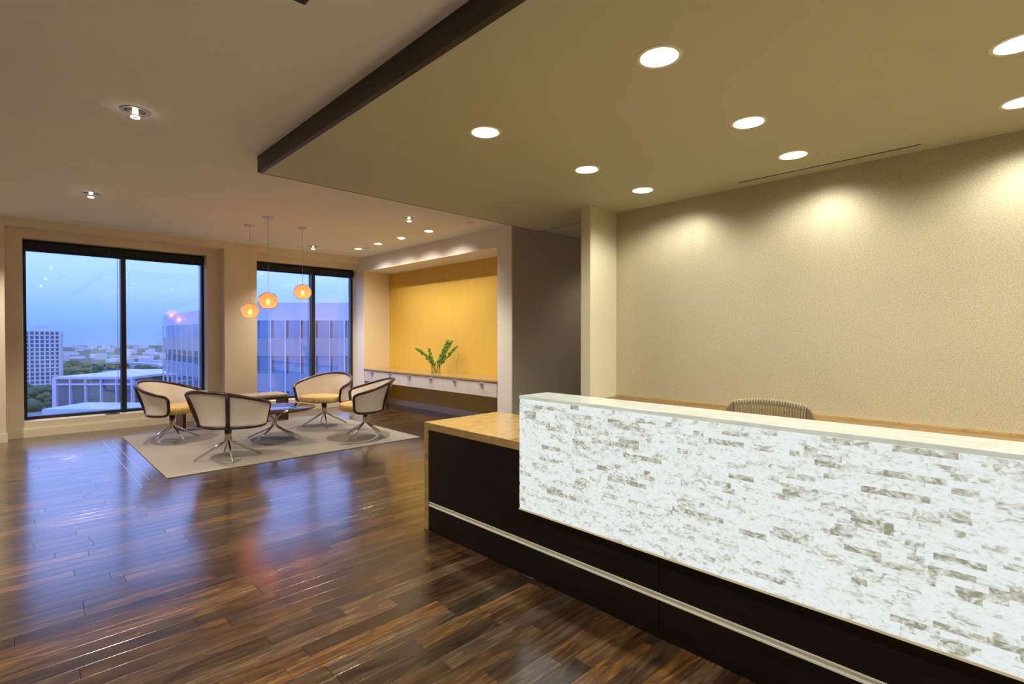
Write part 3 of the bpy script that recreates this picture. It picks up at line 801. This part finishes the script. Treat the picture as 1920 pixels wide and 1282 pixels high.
# neighbouring office tower: long face runs with the room, short face turned towards it
def office():
    t_ = thing('office_tower', 'pale banded office tower with vertical white fins close outside the windows', 'building', (0, 0, GZ))
    A = Vector(campt(-29.9, 60)).to_2d(); B = Vector((20.0, 113.5)); Cc = Vector(campt(-4, 60)).to_2d()
    roof = 5.25-GZ
    bands = []          # (z0,z1,kind) from the roof down
    z = roof
    for i in range(14):
        bands.append((z-2.08, z, 'ext_white' if i == 0 else 'ext_spandrel')); bands.append((z-4.14, z-2.08, 'glass')); z -= 4.14
        if z < 6: break
    core = MB()
    inset = [Vector(campt(-29.2, 61)).to_2d(), Vector((21, 112.8)), Vector((60, 112.8)), Vector(campt(-4, 61)).to_2d()]
    b = len(core.v)
    for zz in (0, roof-.3):
        for p in inset: core.v.append((p.x, p.y, zz))
    for q in ((3, 2, 1, 0), (4, 5, 6, 7), (0, 1, 5, 4), (1, 2, 6, 5), (2, 3, 7, 6), (3, 0, 4, 7)): core.face(q)
    core.build('core', 'ext_dark', t_)
    for P, Q, nb, sub in ((A, B, 14, 1), (A, Cc, 15, 1)):
        d = (Q-P); L = d.length; d = d/L; nrm = Vector((d.y, -d.x))
        if nrm.dot(-P) < 0: nrm = -nrm
        for (z0, z1, k) in bands[:10]:
            if k != 'glass':
                c = (P+Q)/2 - nrm*.1
                MB().obox(c, d, nrm, L/2, .15, z0, z1).build('spandrel', k, t_)
            else:
                for i in range(nb):
                    c = P + d*L*(i+.5)/nb - nrm*.35
                    MB().obox(c, d, nrm, L/nb/2-.05, .1, z0, z1).build('pane', 'ext_glass', t_)
        for i in range(nb+1):
            big = (i % 2 == 0) or P is A and Q is B
            c = P + d*L*i/nb + nrm*.12
            MB().obox(c, d, nrm, .075 if big else .05, .10 if big else .03, bands[9][0], roof-2.0).build('fin', 'ext_white', t_)
office()
# far apartment tower
tw = thing('apartment_tower', 'tall pale apartment tower rising over the trees far outside the window', 'building', campt(-367, 400, GZ))
tw.rotation_euler = (0, 0, -YAW+R(38))
TW, TH = 11.5, 46.5
bx(-TW+.4, TW-.4, -TW+.4, TW-.4, 0, TH).build('wall', 'ext_window', tw)
mb = MB()
for fl in range(15):
    z = fl*3.1; mb.box(-TW, TW, -TW, TW, z, z+.95)
mb.build('floor_band', 'ext_pale', tw)
for i in range(1, 8):
    x = -TW + i*2*TW/8
    bx(x-.5, x+.5, -TW-.25, TW+.25, 0, TH+1).build('pier', 'ext_pale', tw)
    bx(-TW-.25, TW+.25, x-.5, x+.5, 0, TH+1).build('pier', 'ext_pale', tw)
for a_ in (-1, 1):
    for b_ in (-1, 1): bx(a_*TW-.6, a_*TW+.6, b_*TW-.6, b_*TW+.6, 0, TH+1).build('corner_pier', 'ext_pale', tw)
bx(-5.2, 5.2, -5.2, 5.2, TH+1, TH+3.6).build('crown', 'ext_pale', tw)
bx(-3.6, 3.6, -3.6, 3.6, TH+3.6, TH+4.6).build('crown_cap', 'ext_concrete', tw)
# low framed building
lowb = thing('office_block', 'low glazed block with white frame and pale roof terrace below the window', 'building', campt(-81.5, 100, GZ))
lowb.rotation_euler = (0, 0, -YAW+R(2))
LW, LH = 7.3, 35.45
bx(-LW+.4, LW-.4, .4, 22, 0, LH-.4).build('core', 'ext_dark', lowb)
bx(-LW-.3, LW+.3, -.4, 22.3, LH-.45, LH).build('cornice', 'ext_white', lowb)
bx(-LW-.3, LW+.3, -.35, .3, LH-1.62, LH-1.3).build('transom', 'ext_white', lowb)
NB = 5
for i in range(NB+1):
    x = -LW + 2*LW*i/NB
    w = .38 if i == 0 else .12
    bx(x-w, x+w, -.4, .5, 0, LH-.45).build('column', 'ext_white', lowb)
for i in range(NB):
    a, b = -LW+2*LW*i/NB, -LW+2*LW*(i+1)/NB
    bx(a+.1, b-.1, .15, .3, LH-12, LH-1.62).build('pane', 'ext_glass', lowb)
    bx(a+.1, b-.1, .15, .3, LH-1.3, LH-.45).build('pane', 'ext_glass', lowb)
ter = tag(MB().obox(campt(-62, 83)[:2], (RT.x, RT.y), (math.sin(YAW), math.cos(YAW)), 10.5, 4, GZ, -9.9).build('terrace_roof', 'ext_roof'), 'flat pale roof terrace just below the low glazed block', 'roof')
# dark slab block and roads by the motorway
dk = thing('warehouse_block', 'dark flat block beside the motorway beyond the low building', 'building', campt(-215, 300, GZ))
dk.rotation_euler = (0, 0, -YAW)
bx(-24, 24, 0, 20, 0, 22).build('wall', 'ext_dark', dk)
bx(-24.4, 24.4, -.4, 20.4, 22, 22.8).build('roof', 'ext_concrete', dk)
def road(label, pts, w, z):
    mb = MB(); P = [Vector(campt(*p)).to_2d() for p in pts]
    for a, b in zip(P[:-1], P[1:]):
        d = (b-a).normalized(); mb.obox((a+b)/2, d, (-d.y, d.x), (b-a).length/2+1, w/2, GZ, GZ+z)
    tag(mb.build('motorway', 'road'), label, 'road')
road('broad pale motorway curving past the office tower outside', [(-210, 235), (-150, 205), (-95, 165)], 26, 6)
road('pale elevated road crossing the wooded land far beyond the motorway', [(-520, 690), (-380, 600), (-280, 590)], 14, 9)
# trees
def tree_mesh(seed):
    rnd = random.Random(seed); mb = MB()
    mb.tube([(0, 0, 0), (0, 0, 5)], .35, 6)
    for _ in range(7):
        c = Vector((rnd.uniform(-2.6, 2.6), rnd.uniform(-2.6, 2.6), rnd.uniform(5, 8.5))); r = rnd.uniform(1.9, 3.2)
        prof = [(max(.01, r*math.sin(PI*i/5)*rnd.uniform(.85, 1.1)), -r*.8*math.cos(PI*i/5)) for i in range(6)]
        mb.lathe(prof, 8, c)
    return mb.mesh('tree', 'tree_leaf')
tms = [tree_mesh(s) for s in (1, 2, 3)]
rnd = random.Random(4); cnt = 0; taken = []
blocked = [(campt(-367, 400), 24), (campt(-215, 300), 40), (campt(-81, 105), 24), (campt(-62, 84), 16)] + [(campt(u, d), 26) for u, d in ((-210, 235), (-180, 220), (-150, 205), (-122, 185), (-95, 165), (-520, 690), (-485, 667), (-450, 645), (-415, 622), (-380, 600), (-345, 597), (-310, 594), (-280, 590))]
tries = 0
while cnt < 150 and tries < 6000:
    tries += 1
    d = 200 + 480*rnd.random()**1.2; px = rnd.uniform(36, 385); u = (px-960)/962*d
    p = campt(u, d)
    if any(math.hypot(p[0]-q[0], p[1]-q[1]) < r_+8 for q, r_ in blocked): continue
    if abs(math.sin(d*.03+u*.02)) < .16: continue       # streets
    s = rnd.uniform(.75, 1.3)
    if any(math.hypot(p[0]-q[0], p[1]-q[1]) < 6.6*(s+q[2]) for q in taken): continue
    taken.append((p[0], p[1], s))
    o = bpy.data.objects.new('street_tree', tms[cnt % 3]); COL.objects.link(o); o.location = (p[0], p[1], GZ)
    o.scale = (s*1.2, s*1.2, s); o.rotation_euler = (0, 0, rnd.random()*6)
    tag(o, 'dark leafy tree in the wooded streets far below the window', 'tree', 'trees far below the windows'); cnt += 1
# scattered far houses
hm = [bx(-1, 1, -1, 1, 0, 1).mesh('far_house', k) for k in ('ext_pale', 'ext_concrete', 'ext_white')]
hs_ = []
for i in range(400):
    if len(hs_) >= 90: break
    d = 820 + 1500*rnd.random()**1.5; px = rnd.uniform(40, 400); u = (px-960)/962*d; p = campt(u, d)
    a, b = rnd.uniform(5, 18), rnd.uniform(5, 14); rr_ = math.hypot(a, b)*1.45
    if any(math.hypot(p[0]-q[0], p[1]-q[1]) < rr_+q[2] for q in hs_): continue
    hs_.append((p[0], p[1], rr_))
    o = bpy.data.objects.new('far_house', hm[i % 3]); COL.objects.link(o); o.location = (p[0], p[1], GZ)
    o.scale = (a, b, rnd.uniform(4, 12)); o.rotation_euler = (0, 0, rnd.random()*3)
    tag(o, 'tiny pale building in the hazy distance towards the horizon', 'building', 'buildings near the horizon')
